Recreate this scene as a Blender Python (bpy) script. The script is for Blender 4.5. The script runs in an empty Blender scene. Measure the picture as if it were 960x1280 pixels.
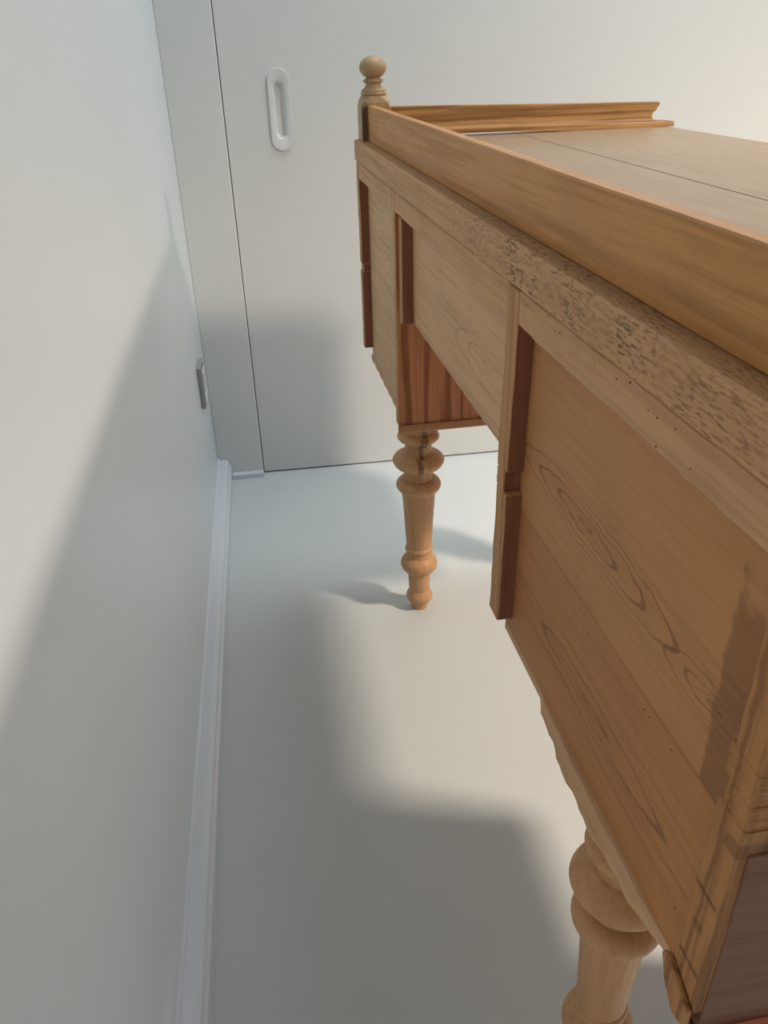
import bpy, bmesh, math, random
from mathutils import Vector, Matrix
S = bpy.context.scene
C = S.collection
rnd = random.Random(7)

# ---------------------------------------------------------------- camera
a, b, c = 0.12898, 0.51947, -0.03145
F = Vector((math.sin(a)*math.cos(b), math.cos(a)*math.cos(b), -math.sin(b)))
r0 = Vector((math.cos(a), -math.sin(a), 0)); u0 = r0.cross(F)
R = r0*math.cos(c) + u0*math.sin(c); U = -r0*math.sin(c) + u0*math.cos(c)
cam_data = bpy.data.cameras.new('camera')
cam_data.sensor_fit = 'HORIZONTAL'; cam_data.sensor_width = 36
cam_data.lens = 1010.2/960*36; cam_data.clip_start = 0.01
cam = bpy.data.objects.new('camera', cam_data); C.objects.link(cam)
M = Matrix((R, U, -F)).transposed().to_4x4(); M.translation = Vector((0.1184, 0, 1.10))
cam.matrix_world = M
S.camera = cam

# ---------------------------------------------------------------- light
world = bpy.data.worlds.new('world'); S.world = world; world.use_nodes = True
bg = world.node_tree.nodes['Background']
bg.inputs[0].default_value = (0.62, 0.83, 1.0, 1); bg.inputs[1].default_value = 0.36
ld = bpy.data.lights.new('room_lamp', 'SPOT'); ld.energy = 375; ld.color = (1.0, 0.842, 0.69)
ld.spot_size = math.radians(156); ld.spot_blend = 0.75      # a lamp with a wide shade, pointing straight down
ld.shadow_soft_size = 0.12
lo = bpy.data.objects.new('room_lamp', ld); C.objects.link(lo); lo.location = (2.396, 0.186, 2.314)
l2 = bpy.data.lights.new('far_fill_light', 'AREA'); l2.shape = 'DISK'; l2.size = 0.8; l2.energy = 24; l2.color = (0.85, 0.95, 1.0)  # soft cool fill, added to brighten the far end
lo2 = bpy.data.objects.new('far_fill_light', l2); C.objects.link(lo2); lo2.location = (1.0, 1.85, 2.65)
vs = S.view_settings
vs.view_transform = 'Standard'; vs.look = 'None'; vs.gamma = 1; vs.use_curve_mapping = False
vs.exposure = 0.0

# ---------------------------------------------------------------- materials
class NT:
    def __init__(s, name):
        s.m = bpy.data.materials.new(name); s.m.use_nodes = True
        s.t = s.m.node_tree; s.bsdf = s.t.nodes['Principled BSDF']
    def n(s, kind, **kw):
        x = s.t.nodes.new(kind)
        for k, v in kw.items():
            if k.startswith('i_'):
                key = k[2:]; key = int(key) if key.isdigit() else key.replace('_', ' ')
                s.put(x.inputs[key], v)
            else: setattr(x, k, v)
        return x
    def put(s, sock, v):
        if isinstance(v, bpy.types.NodeSocket): s.t.links.new(v, sock)
        else: sock.default_value = v
    def math(s, op, x, y=0.0, z=0.0, clamp=False):
        q = s.n('ShaderNodeMath', operation=op, use_clamp=clamp)
        s.put(q.inputs[0], x); s.put(q.inputs[1], y)
        if op in ('MULTIPLY_ADD', 'SMOOTH_MIN'): s.put(q.inputs[2], z)
        return q.outputs[0]
    def ramp(s, x, lo, hi, o0=0.0, o1=1.0):
        q = s.n('ShaderNodeMapRange', interpolation_type='SMOOTHSTEP')
        s.put(q.inputs[0], x); q.inputs[1].default_value = lo; q.inputs[2].default_value = hi
        q.inputs[3].default_value = o0; q.inputs[4].default_value = o1
        return q.outputs[0]
    def mix(s, f, x, y, mode='MIX'):
        q = s.n('ShaderNodeMix', data_type='RGBA', blend_type=mode)
        s.put(q.inputs['Factor'], f); s.put(q.inputs[6], x); s.put(q.inputs[7], y)
        return q.outputs[2]
    def noise(s, vec, scale, detail=4, rough=0.55, dist=0.0):
        q = s.n('ShaderNodeTexNoise'); s.put(q.inputs['Vector'], vec)
        q.inputs['Scale'].default_value = scale; q.inputs['Detail'].default_value = detail
        q.inputs['Roughness'].default_value = rough; q.inputs['Distortion'].default_value = dist
        return q.outputs['Fac']
    def scaled(s, vec, sc, loc=(0, 0, 0)):
        q = s.n('ShaderNodeMapping'); s.put(q.inputs[0], vec)
        q.inputs['Scale'].default_value = sc; q.inputs['Location'].default_value = loc
        return q.outputs[0]
    def bump(s, h, strength, dist):
        q = s.n('ShaderNodeBump'); s.put(q.inputs['Height'], h)
        q.inputs['Strength'].default_value = strength; q.inputs['Distance'].default_value = dist
        s.t.links.new(q.outputs[0], s.bsdf.inputs['Normal'])

def col(h, a=1):
    f = lambda v: ((v+.055)/1.055)**2.4 if v > .04045 else v/12.92
    return tuple(f(int(h[i:i+2], 16)/255) for i in (0, 2, 4)) + (a,)

def paint(name, colour, rough=0.5, spec=0.5, mottling=0.02, bump=0.0004, bscale=90):
    m = NT(name); tc = m.n('ShaderNodeTexCoord').outputs['Object']
    nz = m.noise(tc, 2.3, 3)
    dk = tuple(v*(1-2*mottling) for v in colour[:3]) + (1,)
    m.put(m.bsdf.inputs['Base Color'], m.mix(nz, colour, dk))
    m.bsdf.inputs['Roughness'].default_value = rough
    m.bsdf.inputs['Specular IOR Level'].default_value = spec
    m.bump(m.noise(tc, bscale, 3), 0.25, bump)
    return m.m

AX = {'x': 0, 'y': 1, 'z': 2}
def wood(name, light, dark, axis='y', fine=0.5, bands=0.3, band_freq=55, rings=(), rough=0.5,
         seed=0.0, stains=(), blotch=0.25, speck=0.0, stain_col='4a2f1c', ring_col=None, knots=0.0):
    """Procedural pine: fibres along `axis`, warped growth bands, optional cathedral rings (cy, cz, ry, rz, n, strength)
    and stains given as soft boxes (centre, half size, strength). Object coordinates are desk coordinates in metres."""
    m = NT(name); tc = m.n('ShaderNodeTexCoord').outputs['Object']
    k = AX[axis]
    sc = [170, 170, 170]; sc[k] = 5
    v1 = m.scaled(tc, sc, (seed, seed*1.7, seed*.3))
    fib = m.noise(v1, 1.0, 5, 0.6)
    sc2 = [26, 26, 26]; sc2[k] = 2.2
    warp = m.noise(m.scaled(tc, sc2, (seed*2, seed, seed)), 1.0, 3, 0.5)
    sep = m.n('ShaderNodeSeparateXYZ'); m.put(sep.inputs[0], tc)
    X = [sep.outputs[i] for i in range(3)]
    others = [i for i in range(3) if i != k]
    cross = m.math('ADD', X[others[0]], X[others[1]])
    ph = m.math('ADD', m.math('MULTIPLY', cross, band_freq*6.28/2), m.math('MULTIPLY', warp, 9.0))
    sn = m.math('SINE', ph)
    band = m.ramp(sn, 0.35, 1.0)
    colr = m.mix(m.math('MULTIPLY', band, bands, clamp=True), light, dark)
    colr = m.mix(m.math('MULTIPLY', m.ramp(fib, 0.42, 0.72), fine, clamp=True), colr, dark)
    bl = m.noise(m.scaled(tc, (1, 1, 1), (seed, 0, seed)), 9.0, 3, 0.6)
    colr = m.mix(m.math('MULTIPLY', m.ramp(bl, 0.35, 0.75), blotch, clamp=True), colr,
                 tuple(x*0.62 for x in light[:3]) + (1,))
    rc = ring_col or tuple(x*0.55 for x in dark[:3]) + (1,)
    for (cy, cz, ry, rz, nr, st) in rings:
        wz = m.noise(m.scaled(tc, (14, 14, 30), (seed, seed, 0)), 1.0, 3, 0.55)
        wy = m.noise(m.scaled(tc, (40, 40, 40), (0, seed, 3)), 1.0, 3, 0.6)
        off = m.math('MULTIPLY', m.math('SUBTRACT', wz, 0.5), 0.020)
        off2 = m.math('MULTIPLY', m.math('SUBTRACT', wy, 0.5), 0.005)
        dy = m.math('DIVIDE', m.math('SUBTRACT', X[1], cy), ry)
        dz = m.math('DIVIDE', m.math('SUBTRACT', m.math('ADD', m.math('ADD', X[2], off), off2), cz), rz)
        d = m.math('SQRT', m.math('ADD', m.math('MULTIPLY', dy, dy), m.math('MULTIPLY', dz, dz)))
        s_ = m.math('SINE', m.math('MULTIPLY', d, nr*6.28))
        line = m.ramp(s_, 0.72, 1.0)
        mask = m.ramp(d, 1.0, 1.7, 1.0, 0.0)
        fac = m.math('MULTIPLY', m.math('MULTIPLY', line, mask), st, clamp=True)
        colr = m.mix(fac, colr, rc)
    if speck:
        ss = [520, 520, 520]; ss[k] = 95
        sp = m.noise(m.scaled(tc, ss), 1.0, 3, 0.6)
        area = m.math('MULTIPLY', m.ramp(m.math('ABSOLUTE', m.math('SUBTRACT', X[1], 0.56)), 0.10, 0.42, 1.0, 0.12), m.ramp(m.noise(tc, 16, 3), 0.36, 0.55, 0.45, 1.0))
        colr = m.mix(m.math('MULTIPLY', m.math('MULTIPLY', m.ramp(sp, 0.50, 0.60), area), speck, clamp=True), colr, col('66452b'))
        fib = m.math('ADD', fib, m.math('MULTIPLY', m.math('MULTIPLY', sp, area), -1.5))
    for (ctr, half, st) in stains:
        f = None
        wob = m.math('MULTIPLY', m.math('SUBTRACT', m.noise(tc, 55, 3), 0.5), 0.9)
        for i in range(3):
            q = m.math('ABSOLUTE', m.math('DIVIDE', m.math('SUBTRACT', X[i], ctr[i]), half[i]))
            e = m.ramp(m.math('ADD', q, wob), 0.8, 1.1, 1.0, 0.0)
            f = e if f is None else m.math('MULTIPLY', f, e)
        colr = m.mix(m.math('MULTIPLY', f, st, clamp=True), colr, col(stain_col))
    m.put(m.bsdf.inputs['Base Color'], colr)
    m.put(m.bsdf.inputs['Roughness'], m.ramp(fib, 0.3, 0.8, rough, rough+0.15))
    m.bsdf.inputs['Specular IOR Level'].default_value = 0.35
    m.bump(fib, 0.35, 0.0006 if not speck else 0.0007)
    return m.m

P = dict(
    wall=paint('wall_paint', col('d6dcdf'), 0.30, 0.5),
    far=paint('far_wall_paint', col('dee0de'), 0.45),
    door=paint('door_lacquer', col('dcdddb'), 0.40, bump=0.0001),
    trim=paint('trim_gloss', col('d8dce1'), 0.2, 0.6, bump=0.0001),
    floor=paint('floor_coating', col('cdd2d2'), 0.42, 0.4, 0.03, 0.0002, 40),
    near=paint('dark_blocker', col('263a52'), 0.6),  # dark colour for the added light blocker, keeps bounce low
    ceiling=paint('ceiling_paint', col('d2d8dc'), 0.7),
    plastic=paint('white_plastic', col('dcdedd'), 0.32, bump=0.0),
    socket=paint('grey_plastic', col('9a9c9e'), 0.4, bump=0.0),
    black=paint('dark_gap', col('26241f'), 0.7, bump=0.0),
)
LT, DK = col('c9a27a'), col('8a5f3d')
ST = dict(
    gallery=wood('pine_gallery', col('c28a4c'), col('87582d'), 'y', 0.45, 0.25, 40, seed=1.3, rough=.45),
    edge=wood('pine_rough_edge', col('c4976b'), col('8a6645'), 'y', 0.4, 0.15, 60, speck=0.85, seed=2.1, rough=.6),
    top=wood('pine_top', col('988065'), col('826a50'), 'y', 0.14, 0.06, 16, seed=3.3, rough=.32, blotch=.3),
    rail=wood('pine_rail', col('c4986c'), col('916a48'), 'y', 0.35, 0.2, 50, seed=4.4, rough=.55),
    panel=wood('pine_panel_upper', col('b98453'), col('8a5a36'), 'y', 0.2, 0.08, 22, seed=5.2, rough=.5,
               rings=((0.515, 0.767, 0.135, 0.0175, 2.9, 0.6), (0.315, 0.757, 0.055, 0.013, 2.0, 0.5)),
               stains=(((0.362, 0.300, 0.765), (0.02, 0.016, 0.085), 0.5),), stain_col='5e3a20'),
    panel_low=wood('pine_panel_lower', col('b37c4c'), col('84502d'), 'y', 0.22, 0.1, 22, seed=6.2, rough=.5,
                   rings=((0.46, 0.618, 0.165, 0.017, 1.7, 0.5),)),
    panel_knee=wood('pine_panel_centre', col('d2a67c'), col('957050'), 'y', 0.3, 0.15, 30, seed=7.7, rough=.5,
                    rings=((0.80, 0.80, 0.13, 0.024, 2.2, 0.25),)),
    panel_far=wood('pine_panel_far', col('cfa87f'), col('93704f'), 'y', 0.3, 0.15, 30, seed=8.7, rough=.5,
                   rings=((1.46, 0.80, 0.08, 0.02, 2.2, 0.35),),
                   stains=(((0.362, 1.27, 0.60), (0.02, 0.006, 0.025), 0.55),)),
    stile=wood('pine_stile', col('bb8c5e'), col('7c502e'), 'z', 0.5, 0.35, 90, seed=9.1, rough=.6),
    stile_near=wood('pine_corner_stile', col('ae7d4c'), col('693e22'), 'z', 0.55, 0.6, 120, seed=3.1, rough=.6,
                    stains=(((0.345, 0.247, 0.72), (0.02, 0.012, 0.006), 0.4), ((0.345, 0.262, 0.665), (0.02, 0.012, 0.0022), 0.55),
                            ((0.345, 0.262, 0.60), (0.02, 0.012, 0.0022), 0.6), ((0.345, 0.262, 0.635), (0.02, 0.005, 0.004), 0.4))),
    side_red=wood('red_pine_side', col('b87a50'), col('7d3f20'), 'z', 0.35, 0.85, 62, seed=2.7, rough=.5, ring_col=col('70381c')),
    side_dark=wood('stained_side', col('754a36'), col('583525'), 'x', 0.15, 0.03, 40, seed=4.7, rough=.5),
    base=wood('stained_base', col('7c4634'), col('562c20'), 'x', 0.3, 0.1, 40, seed=1.7, rough=.4),
    wane=wood('pine_wane', col('cba47e'), col('96714f'), 'y', 0.35, 0.2, 80, seed=8.1, rough=.6),
    mould=wood('orange_pine_moulding', col('c69a66'), col('6d421f'), 'x', 0.85, 0.4, 60, seed=6.6, rough=.42),
    finial=wood('turned_finial', col('b49873'), col('856a4a'), 'z', 0.5, 0.2, 60, seed=3.9, rough=.5,
                stains=(((0.35, 1.560, 0.99), (0.0105, 0.006, 0.03), 0.85),), stain_col='4f3b29'),
    leg=wood('turned_leg', col('c69a6f'), col('9c7048'), 'z', 0.35, 0.15, 45, seed=5.9, rough=.42,
             stains=(((0.432, 1.42, 0.442), (0.006, 0.04, 0.014), 0.6), ((0.428, 1.42, 0.418), (0.009, 0.04, 0.012), 0.7), ((0.424, 1.42, 0.398), (0.005, 0.04, 0.014), 0.6), ((0.419, 1.41, 0.370), (0.006, 0.04, 0.018), 0.7)), stain_col='5f4330'),
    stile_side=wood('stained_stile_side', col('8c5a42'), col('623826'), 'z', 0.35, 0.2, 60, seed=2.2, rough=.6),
    lip=wood('pine_lip', col('b07c56'), col('80502f'), 'x', 0.3, 0.2, 60, seed=2.8, rough=.5),
    front=wood('pine_drawer_front', col('c79d70'), col('93683f'), 'y', 0.4, 0.25, 40, seed=7.1, rough=.45),
)

# ---------------------------------------------------------------- mesh helpers
def link(name, bm, mat, parent=None, smooth=False):
    bmesh.ops.recalc_face_normals(bm, faces=bm.faces)
    me = bpy.data.meshes.new(name); bm.to_mesh(me); bm.free()
    me.materials.append(mat)
    if smooth:
        for p in me.polygons: p.use_smooth = True
        try: me.set_sharp_from_angle(angle=math.radians(38))
        except Exception: pass
    o = bpy.data.objects.new(name, me); C.objects.link(o)
    if parent: o.parent = parent
    return o

def skin_rings(bm, rings, close=True):
    vs_ = [[bm.verts.new(p) for p in r] for r in rings]
    n = len(rings[0])
    for i in range(len(vs_)-1):
        for j in range(n):
            bm.faces.new((vs_[i][j], vs_[i][(j+1) % n], vs_[i+1][(j+1) % n], vs_[i+1][j]))
    if close:
        bm.faces.new(vs_[0][::-1]); bm.faces.new(vs_[-1])

def board_bm(bm, lo, hi, axis='y', ch=0.0012, seg=1, jit=0.0, lean=(0, 0), bow=None, cuts=None):
    """A sawn board with chamfered long edges; jit wobbles the arrises, cuts = {t: (dlo, dhi)}."""
    k = AX[axis]; o = [i for i in range(3) if i != k]
    A, B = o
    rings = []
    ts = [0, ch/max(hi[k]-lo[k], 1e-6)] + [i/seg for i in range(1, seg)] + [1-ch/max(hi[k]-lo[k], 1e-6), 1]
    for i, t in enumerate(ts):
        ins = ch if i in (0, len(ts)-1) else 0.0
        j = lambda: rnd.uniform(-jit, jit)
        a0, a1, b0, b1 = lo[A]+ins+j(), hi[A]-ins+j(), lo[B]+ins+j(), hi[B]-ins+j()
        if bow: d = bow(t); a0 += d[0]; a1 += d[0]; b0 += d[1]; b1 += d[1]
        a0 += lean[0]*(t-.5); a1 += lean[0]*(t-.5); b0 += lean[1]*(t-.5); b1 += lean[1]*(t-.5)
        pts = [(a0+ch, b0), (a1-ch, b0), (a1, b0+ch), (a1, b1-ch), (a1-ch, b1), (a0+ch, b1), (a0, b1-ch), (a0, b0+ch)]
        r = []
        for p in pts:
            v = [0, 0, 0]; v[k] = lo[k] + t*(hi[k]-lo[k]); v[A] = p[0]; v[B] = p[1]; r.append(v)
        rings.append(r)
    skin_rings(bm, rings)

def board(name, lo, hi, mat, parent, axis='y', **kw):
    bm = bmesh.new(); board_bm(bm, lo, hi, axis, **kw)
    return link(name, bm, mat, parent)

def lathe(name, prof, mat, parent=None, at=(0, 0), n=48):
    bm = bmesh.new()
    skin_rings(bm, [[(at[0]+max(r, 1e-4)*math.cos(2*math.pi*j/n), at[1]+max(r, 1e-4)*math.sin(2*math.pi*j/n), z) for j in range(n)] for z, r in prof])
    return link(name, bm, mat, parent, smooth=True)

def smooth_prof(pts, sub=4):
    """Catmull-Rom through (z, r), with doubled points kept as sharp creases."""
    out = []
    segs = []; cur = [pts[0]]
    for p, q in zip(pts, pts[1:]):
        if p == q: segs.append(cur); cur = [q]
        else: cur.append(q)
    segs.append(cur)
    for s in segs:
        for i in range(len(s)-1):
            p0 = s[max(i-1, 0)]; p1 = s[i]; p2 = s[i+1]; p3 = s[min(i+2, len(s)-1)]
            for q in range(sub):
                t = q/sub
                f = lambda k: 0.5*((2*p1[k]) + (p2[k]-p0[k])*t + (2*p0[k]-5*p1[k]+4*p2[k]-p3[k])*t*t + (3*p1[k]-p0[k]-3*p2[k]+p3[k])*t**3)
                out.append((f(0), f(1)))
        out.append(s[-1])
    return out

def box(name, lo, hi, mat, parent=None, ch=0.0):
    bm = bmesh.new()
    if ch: board_bm(bm, lo, hi, 'y', ch)
    else:
        bmesh.ops.create_cube(bm, size=1)
        for v in bm.verts: v.co = Vector([(lo[i]+hi[i])/2 + v.co[i]*(hi[i]-lo[i]) for i in range(3)])
    return link(name, bm, mat, parent)

def struct(o): o['kind'] = 'structure'; return o

# ---------------------------------------------------------------- the room
XR, YN, ZC = 4.2, -1.3, 2.75
struct(box('floor', (-0.25, YN, -0.1), (XR, 2.6, 0), P['floor']))
struct(box('wall_left', (-0.25, YN, 0), (-0.085, 2.6, ZC), P['wall']))
struct(box('ceiling', (-0.25, YN, ZC), (XR, 2.6, ZC+0.1), P['ceiling']))
struct(box('near_light_blocker', (-0.25, YN-0.1, 0), (XR, YN, ZC), P['near']))  # unseen slab added behind the camera to hold back ambient light
# narrow wall strip beside the sliding door
bm = bmesh.new(); board_bm(bm, (-0.085, 2.200, 0), (0.0437, 2.27, ZC), 'z', 0.0015)
struct(link('wall_far', bm, P['far']))
struct(box('wall_far_recess', (0.0437, 2.262, 0), (XR, 2.6, ZC), P['far']))
# skirting on the left wall
prof = [(-0.085, 0), (-0.0487, 0), (-0.0487, 0.040), (-0.0500, 0.043), (-0.0530, 0.0445), (-0.0545, 0.0480), (-0.0548, 0.0540), (-0.0562, 0.0565), (-0.0590, 0.0575), (-0.0605, 0.0595), (-0.0640, 0.0608), (-0.0785, 0.0615), (-0.0800, 0.0650), (-0.0825, 0.0665), (-0.085, 0.0665)]
bm = bmesh.new(); skin_rings(bm, [[(x, y, z) for x, z in prof] for y in (YN, 2.199)])
struct(link('baseboard_left', bm, P['trim']))
bm = bmesh.new(); skin_rings(bm, [[(x, 2.2-y, z) for y, z in ((0, 0), (0.0165, 0), (0.0165, 0.013), (0.0145, 0.0155), (0, 0.0165))] for x in (-0.0480, 0.0440)])
struct(link('baseboard_far', bm, P['trim']))
# sliding door with a real hole for the flush pull
px0, px1, pz0, pz1 = 0.1690, 0.1970, 0.922, 1.048
door = bmesh.new()
D0, D1, DZ0, DZ1 = 0.0461, 2.9, 0.005, 2.45
def addbox(bm, lo, hi):
    g = bmesh.ops.create_cube(bm, size=1)
    for v in g['verts']: v.co = Vector([(lo[i]+hi[i])/2 + v.co[i]*(hi[i]-lo[i]) for i in range(3)])
for lo_, hi_ in (((D0, 2.213, DZ0), (px0, 2.25, DZ1)), ((px1, 2.213, DZ0), (D1, 2.25, DZ1)), ((px0, 2.213, DZ0), (px1, 2.25, pz0)), ((px0, 2.213, pz1), (px1, 2.25, DZ1))):
    addbox(door, lo_, hi_)
door = struct(link('door_1', door, P['door']))
struct(box('trim_1', (0.0437, 2.205, DZ1+0.004), (XR, 2.262, ZC), P['far']))

def stadium(cx, cz, hw, hh, n=12):
    pts = []
    for i in range(n+1): t = math.pi*i/n; pts.append((cx+hw*math.cos(t), cz+hh-hw+hw*math.sin(t)))
    for i in range(n+1): t = math.pi+math.pi*i/n; pts.append((cx+hw*math.cos(t), cz-hh+hw+hw*math.sin(t)))
    return pts
bm = bmesh.new()
cx, cz = 0.1815, 0.979
loops = [(0.0265, 0.0905, 2.2125), (0.0265, 0.0905, 2.2085), (0.0258, 0.0898, 2.2078), (0.0150, 0.0650, 2.2078), (0.0130, 0.0625, 2.2092), (0.0120, 0.0610, 2.2125), (0.0110, 0.0590, 2.2175), (0.0080, 0.0540, 2.2200)]
vv = []
for hw, hh, y in loops: vv.append([bm.verts.new((x, y, z)) for x, z in stadium(cx, cz, hw, hh)])
n = len(vv[0])
for i in range(len(vv)-1):
    for j in range(n): bm.faces.new((vv[i][j], vv[i][(j+1) % n], vv[i+1][(j+1) % n], vv[i+1][j]))
bm.faces.new(vv[-1])
pull = link('door_pull', bm, P['plastic'], door, smooth=True)
pull['label'] = 'white oval recessed finger pull'

# ---------------------------------------------------------------- wall socket
sk = bpy.data.objects.new('wall_socket', None); C.objects.link(sk); sk.location = (-0.085, 2.0, 0.374)
sk['label'] = 'small grey power socket on the white left wall near the corner'; sk['category'] = 'socket'
bm = bmesh.new(); board_bm(bm, (0, -0.040, -0.054), (0.0110, 0.040, 0.054), 'z', 0.0012); link('housing', bm, P['socket'], sk)
bm = bmesh.new(); board_bm(bm, (0.0110, -0.034, -0.046), (0.0145, 0.034, 0.046), 'z', 0.0012)
cp = link('cover', bm, P['plastic'], sk)
bm = bmesh.new(); board_bm(bm, (0.0140, -0.030, -0.010), (0.0150, -0.022, 0.036), 'z', 0.0004); link('slot', bm, P['black'], cp)

# ---------------------------------------------------------------- the desk
desk = bpy.data.objects.new('writing_desk', None); C.objects.link(desk)
desk.rotation_euler = (0, 0, 0.0283)
desk['label'] = 'antique stripped pine pedestal desk seen from behind, on turned legs with a gallery rail'
desk['category'] = 'desk'
XF, XP = 0.345, 0.362           # frame face, panel face
ZT, ZU = 0.9577, 0.9226         # top and underside of the tabletop
YA, YB, YC, YD = 0.246, 0.688, 1.238, 1.628
XB = 0.925                      # front of the carcass
ZB, ZK = 0.541, 0.7315

# tabletop: rough back lipping and two planks
board('tabletop_lipping', (0.341, 0.225, ZU), (0.3650, 1.620, ZT), ST['edge'], desk, seg=40, jit=0.0004, ch=0.0016)
board('tabletop_plank', (0.3652, 0.225, ZU), (0.6424, 1.620, ZT), ST['top'], desk, ch=0.0007)
board('tabletop_plank', (0.6446, 0.225, ZU), (0.9427, 1.620, ZT), ST['top'], desk, ch=0.0007)
# back gallery board
board('back_gallery', (0.3603, 0.262, ZT), (0.3735, 1.562, 1.0158), ST['gallery'], desk, seg=14, jit=0.0002, ch=0.0014)

# side gallery moulding with returned end, slightly sprung off the top
def side_gallery(y, sgn):
    bm = bmesh.new()
    prof = [(0.0, 0.0215), (0.0080, 0.0215), (0.0102, 0.0195), (0.0116, 0.0140), (0.0122, 0.0030), (0.0155, -0.0008), (0.0200, -0.0030), (0.0265, -0.0015), (0.0310, 0.0030), (0.0330, 0.0055), (0.0350, 0.0045), (0.0375, 0.0060), (0.0400, 0.0085), (0.0440, 0.0088), (0.0460, 0.0070)]
    prof = [(z*1.0, o) for z, o in prof]
    N = 16; x0, x1 = 0.398, 0.914
    rings = []
    for i in range(N+1):
        t = i/N; r_ = []
        lift = 0.0045*max(0, math.sin(math.pi*min(1, t/0.62))) if sgn > 0 else 0
        hgt = 1.17 - 0.24*t
        for z, o_ in prof:
            x = x0 + (x1 + max(o_, -0.003)*(1.9 if z < .0125 else 1) - x0)*t
            # foot projects less along the face than at the returned end
            oo = o_*0.30
            r_.append((x, y - sgn*(0.008+oo), ZT + lift*(1-z/.046) + z*hgt))
        for z, o_ in reversed(prof):
            x = x0 + (x1 + max(o_, -0.003)*(1.9 if z < .0125 else 1) - x0)*t
            r_.append((x, y + sgn*0.010, ZT + lift*(1-z/.046) + z*hgt))
        rings.append(r_)
    skin_rings(bm, rings)
    return link('side_gallery', bm, ST['mould'], desk, smooth=True)
g = side_gallery(1.600, 1); g['label'] = 'warm orange moulded side rail with a scooped end'
side_gallery(0.248, -1)

# corner posts with turned finials
def post(y):
    bm = bmesh.new()
    cx, h = 0.3755, 0.0262
    rings = []
    for z, s, ch in ((ZT, h, 0.0012), (1.000, h, 0.0012), (1.012, h, 0.002), (1.020, h*0.97, 0.006), (1.026, h*0.90, 0.010), (1.0300, h*0.82, 0.012)):
        rings.append([(cx+p, y+q, z) for p, q in ((-s+ch, -s), (s-ch, -s), (s, -s+ch), (s, s-ch), (s-ch, s), (-s+ch, s), (-s, s-ch), (-s, -s+ch))])
    skin_rings(bm, rings)
    p = link('corner_post', bm, ST['finial'], desk)
    pr = [(1.029, .016), (1.0305, .0215), (1.0325, .0228), (1.0345, .0226), (1.0360, .0212), (1.0360, .0212), (1.0375, .0218), (1.0400, .0200), (1.0430, .0155), (1.0460, .0138), (1.0500, .0140), (1.0500, .0140),
          (1.0510, .0172), (1.0530, .0180), (1.0550, .0172), (1.0560, .0145), (1.0560, .0145)]
    for i in range(0, 13):
        t = -math.pi/2 + math.pi*(0.17+0.83*i/12); pr.append((1.0738+0.0182*math.sin(t), max(0.0238*math.cos(t), 0.0004)))
    lathe('finial', smooth_prof(pr, 3), ST['finial'], p, (cx, y))
post(1.588); post(0.2475)

# rails under the top (back face)
rail_bow = lambda t: (0, 0.0006*math.sin(9*t))
board('back_rail', (XF, 0.2735, 0.8895), (XP+0.004, 0.6548, ZU-0.0022), ST['rail'], desk, seg=26, jit=0.0006)
board('back_rail', (XF, 0.6845, 0.8905), (XP+0.004, 1.2350, ZU-0.0022), ST['rail'], desk, seg=26, jit=0.0006)
board('back_rail', (XF, 1.2610, 0.8910), (XP+0.004, 1.6000, ZU-0.0022), ST['rail'], desk, seg=20, jit=0.0006)

# stiles (three pieces each where a half-lap notch is cut)
def stile(name, pieces, mat, jit=0.0004, side=False):
    bm = bmesh.new()
    for lo_, hi_, lean in pieces:
        board_bm(bm, lo_, hi_, 'z', 0.0010, seg=10, jit=jit, lean=lean)
    o = link(name, bm, mat, desk)
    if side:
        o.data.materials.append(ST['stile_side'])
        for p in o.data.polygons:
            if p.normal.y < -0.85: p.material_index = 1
    return o
# the lean follows the stile: lower end sits further from the near end
stile('back_stile', [((XF, 0.6590, 0.7420), (XP+0.001, 0.6890, 0.9190), (0, -0.008)),
                     ((XF, 0.6700, 0.7170), (XP+0.001, 0.6930, 0.7425), (0, -0.001)),
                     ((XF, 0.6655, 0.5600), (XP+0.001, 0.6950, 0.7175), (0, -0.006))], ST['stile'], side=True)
stile('back_stile', [((XF, 1.2405, ZB+0.004), (XP+0.004, 1.2590, 0.9200), (0, 0))], ST['rail'])
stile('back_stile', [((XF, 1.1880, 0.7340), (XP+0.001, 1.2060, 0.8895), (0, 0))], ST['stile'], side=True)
stile('back_stile', [((XF, 1.6020, 0.7350), (XP+0.001, 1.6280, 0.9220), (0, 0)),
                     ((XF+0.003, 1.6030, 0.7200), (XP+0.001, 1.6320, 0.7352), (0, 0)),
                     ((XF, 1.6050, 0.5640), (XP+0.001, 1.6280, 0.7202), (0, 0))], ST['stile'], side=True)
s = stile('corner_stile', [((XF-0.0005, 0.2465, 0.7780), (XP+0.004, 0.2700, 0.9220), (0, 0)),
                       ((XF-0.0005, 0.2465, 0.7560), (XP+0.004, 0.2735, 0.7782), (0, 0)),
                       ((XF-0.0005, 0.2465, 0.7370), (XP+0.004, 0.2690, 0.7562), (0, 0)),
                       ((XF-0.0005, 0.2465, 0.5660), (XP+0.004, 0.2730, 0.7372), (0, 0)),
                       ], ST['stile_near'], 0.0005)

# back panels
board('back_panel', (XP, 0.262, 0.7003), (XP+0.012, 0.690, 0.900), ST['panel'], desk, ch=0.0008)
board('back_panel', (XP, 0.262, ZB), (XP+0.012, 0.690, 0.6995), ST['panel_low'], desk, ch=0.0008)
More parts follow.
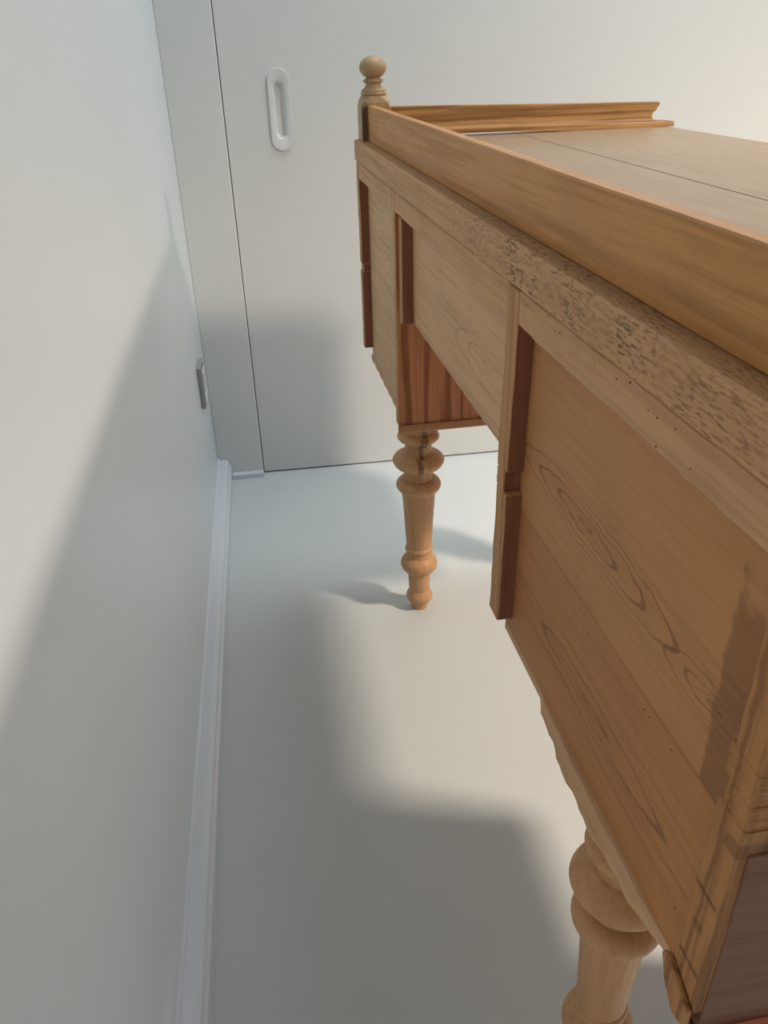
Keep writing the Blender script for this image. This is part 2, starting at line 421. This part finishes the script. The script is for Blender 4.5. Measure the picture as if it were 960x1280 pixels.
# centre panel: its lower edge chamfered
bm = bmesh.new()
skin_rings(bm, [[(XP+0.0005, y, 0.900), (XP+0.0005, y, ZK+0.010), (XP+0.0035, y, ZK), (XP+0.013, y, ZK), (XP+0.013, y, 0.900)] for y in (0.690, 1.2375)])
link('back_panel', bm, ST['panel_knee'], desk)
board('back_panel', (XP, 1.258, ZB), (XP+0.012, 1.615, 0.900), ST['panel_far'], desk, ch=0.0008)

# carcass ends
board('side_panel', (XP+0.004, YA, 0.7170), (XB, YA+0.018, ZU), ST['stile_near'], desk, axis='x', ch=0.0006)
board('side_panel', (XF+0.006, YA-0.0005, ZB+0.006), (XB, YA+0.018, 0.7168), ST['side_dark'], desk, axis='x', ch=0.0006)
board('side_panel', (XP+0.013, YB-0.020, ZB+0.004), (XB, YB, ZU), ST['side_red'], desk, axis='x', ch=0.0006)
board('side_panel', (XF+0.0006, YC, ZB+0.004), (XB, YC+0.0025, ZU), ST['side_red'], desk, axis='x', ch=0.0006)
board('side_panel', (XP+0.004, YD-0.018, ZB+0.004), (XB, YD, ZU), ST['stile'], desk, axis='x', ch=0.0006)
board('side_moulding', (XF+0.004, YD, 0.9060), (XB, YD+0.020, 0.9215), ST['stile'], desk, axis='x', ch=0.002)
board('side_batten', (XF+0.001, YD+0.0005, 0.818), (XB, YD+0.009, 0.836), ST['side_dark'], desk, axis='x', ch=0.001)

# pedestal bottoms
def bottom(y0, y1, wav):
    bm = bmesh.new(); N = 44; rings = []
    for i in range(N+1):
        t = i/N; y = y0+(y1-y0)*t
        p = wav(y)
        rings.append([(XP+0.0125, y, ZB+0.0035), (XP-0.0004-p*0.35, y, ZB+0.002), (XP-0.0008-p*0.85, y, ZB-0.003), (XP-0.0008-p, y, ZB-0.007), (XP+0.002, y, ZB-0.010), (XB, y, ZB-0.010), (XB, y, ZB+0.0035)])
    skin_rings(bm, rings)
    o = link('pedestal_bottom', bm, ST['wane'], desk)
    return o
def wav(y):
    e = 0.0
    if 0.262 < y < 0.575:
        t = (0.575-y)/0.313
        e = 0.0135*math.sin(math.pi*min(1, t*1.12))**0.8 if t*1.12 < 1 else 0
        e += 0.0012*math.sin(y*95) + 0.0007*math.sin(y*217+1)
    return max(e, 0)
bottom(0.2600, YB, wav)
bottom(YC, YD, lambda y: 0.001+0.0007*math.sin(y*130))
# foot lip on the near and inner faces of the pedestals
board('bottom_lip', (XF+0.003, YA-0.006, ZB-0.0105), (XB, YA+0.0135, ZB+0.0055), ST['base'], desk, axis='x', ch=0.0015, seg=12, jit=0.0004)
board('bottom_lip', (XF-0.001, YC-0.004, ZB-0.0080), (XB, YC-0.0002, ZB+0.0055), ST['lip'], desk, axis='x', ch=0.0010, seg=12, jit=0.0004)
bm = bmesh.new()
pr_ = [(0.246, 0.5700), (0.246, 0.5530), (0.2600, 0.5480), (0.274, 0.5620), (0.282, 0.5800), (0.276, 0.5860)]
skin_rings(bm, [[(x, y, z) for y, z in pr_] for x in (XF-0.0055, XF-0.0006)])
# rough splinter left under the corner stile
bmesh.ops.bevel(bm, geom=bm.edges[:], offset=0.0012, segments=1, affect='EDGES')
link('broken_stile_foot', bm, ST['stile_near'], desk)

# centre drawer box
board('centre_bottom', (XP+0.0135, YB, ZK+0.002), (XB, YC, ZK+0.012), ST['wane'], desk, ch=0.0006)

# drawer fronts and knobs
def drawer(y0, y1, z0, z1):
    d = board('drawer', (XB-0.018, y0, z0), (XB+0.006, y1, z1), ST['front'], desk, ch=0.002)
    nk = 2 if y1-y0 > 0.45 else 1
    for i in range(nk):
        y = (y0+y1)/2 if nk == 1 else y0+(y1-y0)*(0.25+0.5*i)
        bm = bmesh.new(); zc = (z0+z1)/2
        pf = [(0.0055, .006), (0.012, .006), (0.016, .013), (0.022, .0155), (0.027, .012), (0.029, .001)]
        skin_rings(bm, [[(XB+h_, y+r_*math.cos(2*math.pi*j/20), zc+r_*math.sin(2*math.pi*j/20)) for j in range(20)] for h_, r_ in pf])
        link('knob', bm, ST['finial'], d, smooth=True)
for y0, y1 in ((YA+0.020, YB-0.022), (YC+0.022, YD-0.020)):
    for z0, z1 in ((ZB+0.006, 0.662), (0.666, 0.788), (0.792, ZU-0.004)): drawer(y0, y1, z0, z1)
drawer(YB+0.003, YC-0.003, ZK+0.014, ZU-0.004)

# turned legs
lp = [(0.0, .0165), (0.002, .0178), (0.013, .0182), (0.013, .0182), (0.0155, .0200), (0.022, .0265), (0.032, .0296), (0.042, .0262), (0.050, .0222), (0.056, .0230), (0.095, .0248), (0.095, .0248),
      (0.099, .0290), (0.108, .0372), (0.118, .0402), (0.128, .0380), (0.136, .0310), (0.139, .0268), (0.139, .0268), (0.148, .0262), (0.151, .0270), (0.151, .0270), (0.1535, .0296), (0.157, .0303), (0.1605, .0296), (0.163, .0272), (0.163, .0272),
      (0.200, .0292), (0.260, .0326), (0.298, .0352), (0.298, .0352), (0.3005, .0385), (0.3060, .0440), (0.3130, .0466), (0.3190, .0455), (0.3250, .0405), (0.3280, .0330), (0.3285, .0290), (0.3285, .0290), (0.338, .0275),
      (0.3480, .0275), (0.3480, .0275), (0.3510, .0340), (0.3580, .0465), (0.3680, .0525), (0.3720, .0528), (0.3790, .0490), (0.3850, .0400), (0.3890, .0320), (0.3900, .0285), (0.3900, .0285), (0.4000, .0272), (0.4140, .0272), (0.4140, .0272),
      (0.4155, .0360), (0.4190, .0410), (0.4235, .0427), (0.4280, .0408), (0.4310, .0360), (0.4325, .0275), (0.4325, .0275), (0.4450, .0262), (0.4580, .0280), (0.4580, .0280),
      (0.4595, .0350), (0.4630, .0388), (0.4680, .0398), (0.4720, .0380), (0.4740, .0320), (0.4740, .0290), (0.4740, .0290), (0.4900, .0275), (0.5100, .0290), (0.5100, .0290), (0.514, .0370), (0.520, .0390), (0.528, .0380), (0.5312, .0350)]
lp = smooth_prof(lp, 3)
for x, y in ((0.4246, 1.4563), (0.4246, 0.4716), (0.845, 1.4563), (0.845, 0.4716)):
    lathe('leg', lp, ST['leg'], desk, (x, y), 56)

# woodworm holes on the rails and panels, far too small to pick out singly
bm = bmesh.new()
def hole(x, y, z, r):
    bmesh.ops.create_cone(bm, cap_ends=True, segments=7, radius1=r, radius2=r, depth=0.0006, matrix=Matrix.Translation((x, y, z)) @ Matrix.Rotation(math.pi/2, 4, 'Y'))
for y, z in [(0.4565, 0.9126), (0.4377, 0.9173), (0.4104, 0.9098), (0.399, 0.9099), (0.3775, 0.9121), (0.3559, 0.8978), (0.3957, 0.8930), (0.5346, 0.9027), (0.5045, 0.9087), (0.491, 0.911), (0.5679, 0.9113), (0.7281, 0.9143), (0.7273, 0.9085), (0.6358, 0.9121), (0.6012, 0.9162), (0.5833, 0.9181), (0.5579, 0.9124), (0.765, 0.9102), (0.5944, 0.8926), (1.575, 0.905)]:
    hole(XF-0.0002, y, z, 0.0006)
for y, z in [(0.5183, 0.7165), (0.5171, 0.682), (0.3874, 0.6898), (0.3787, 0.6904), (0.3474, 0.6914), (0.487, 0.6805), (0.5052, 0.6916), (0.3073, 0.5812)]:
    hole(XP-0.0002, y, z, 0.0005)
w = link('woodworm_hole', bm, P['black'], desk); w['kind'] = 'stuff'
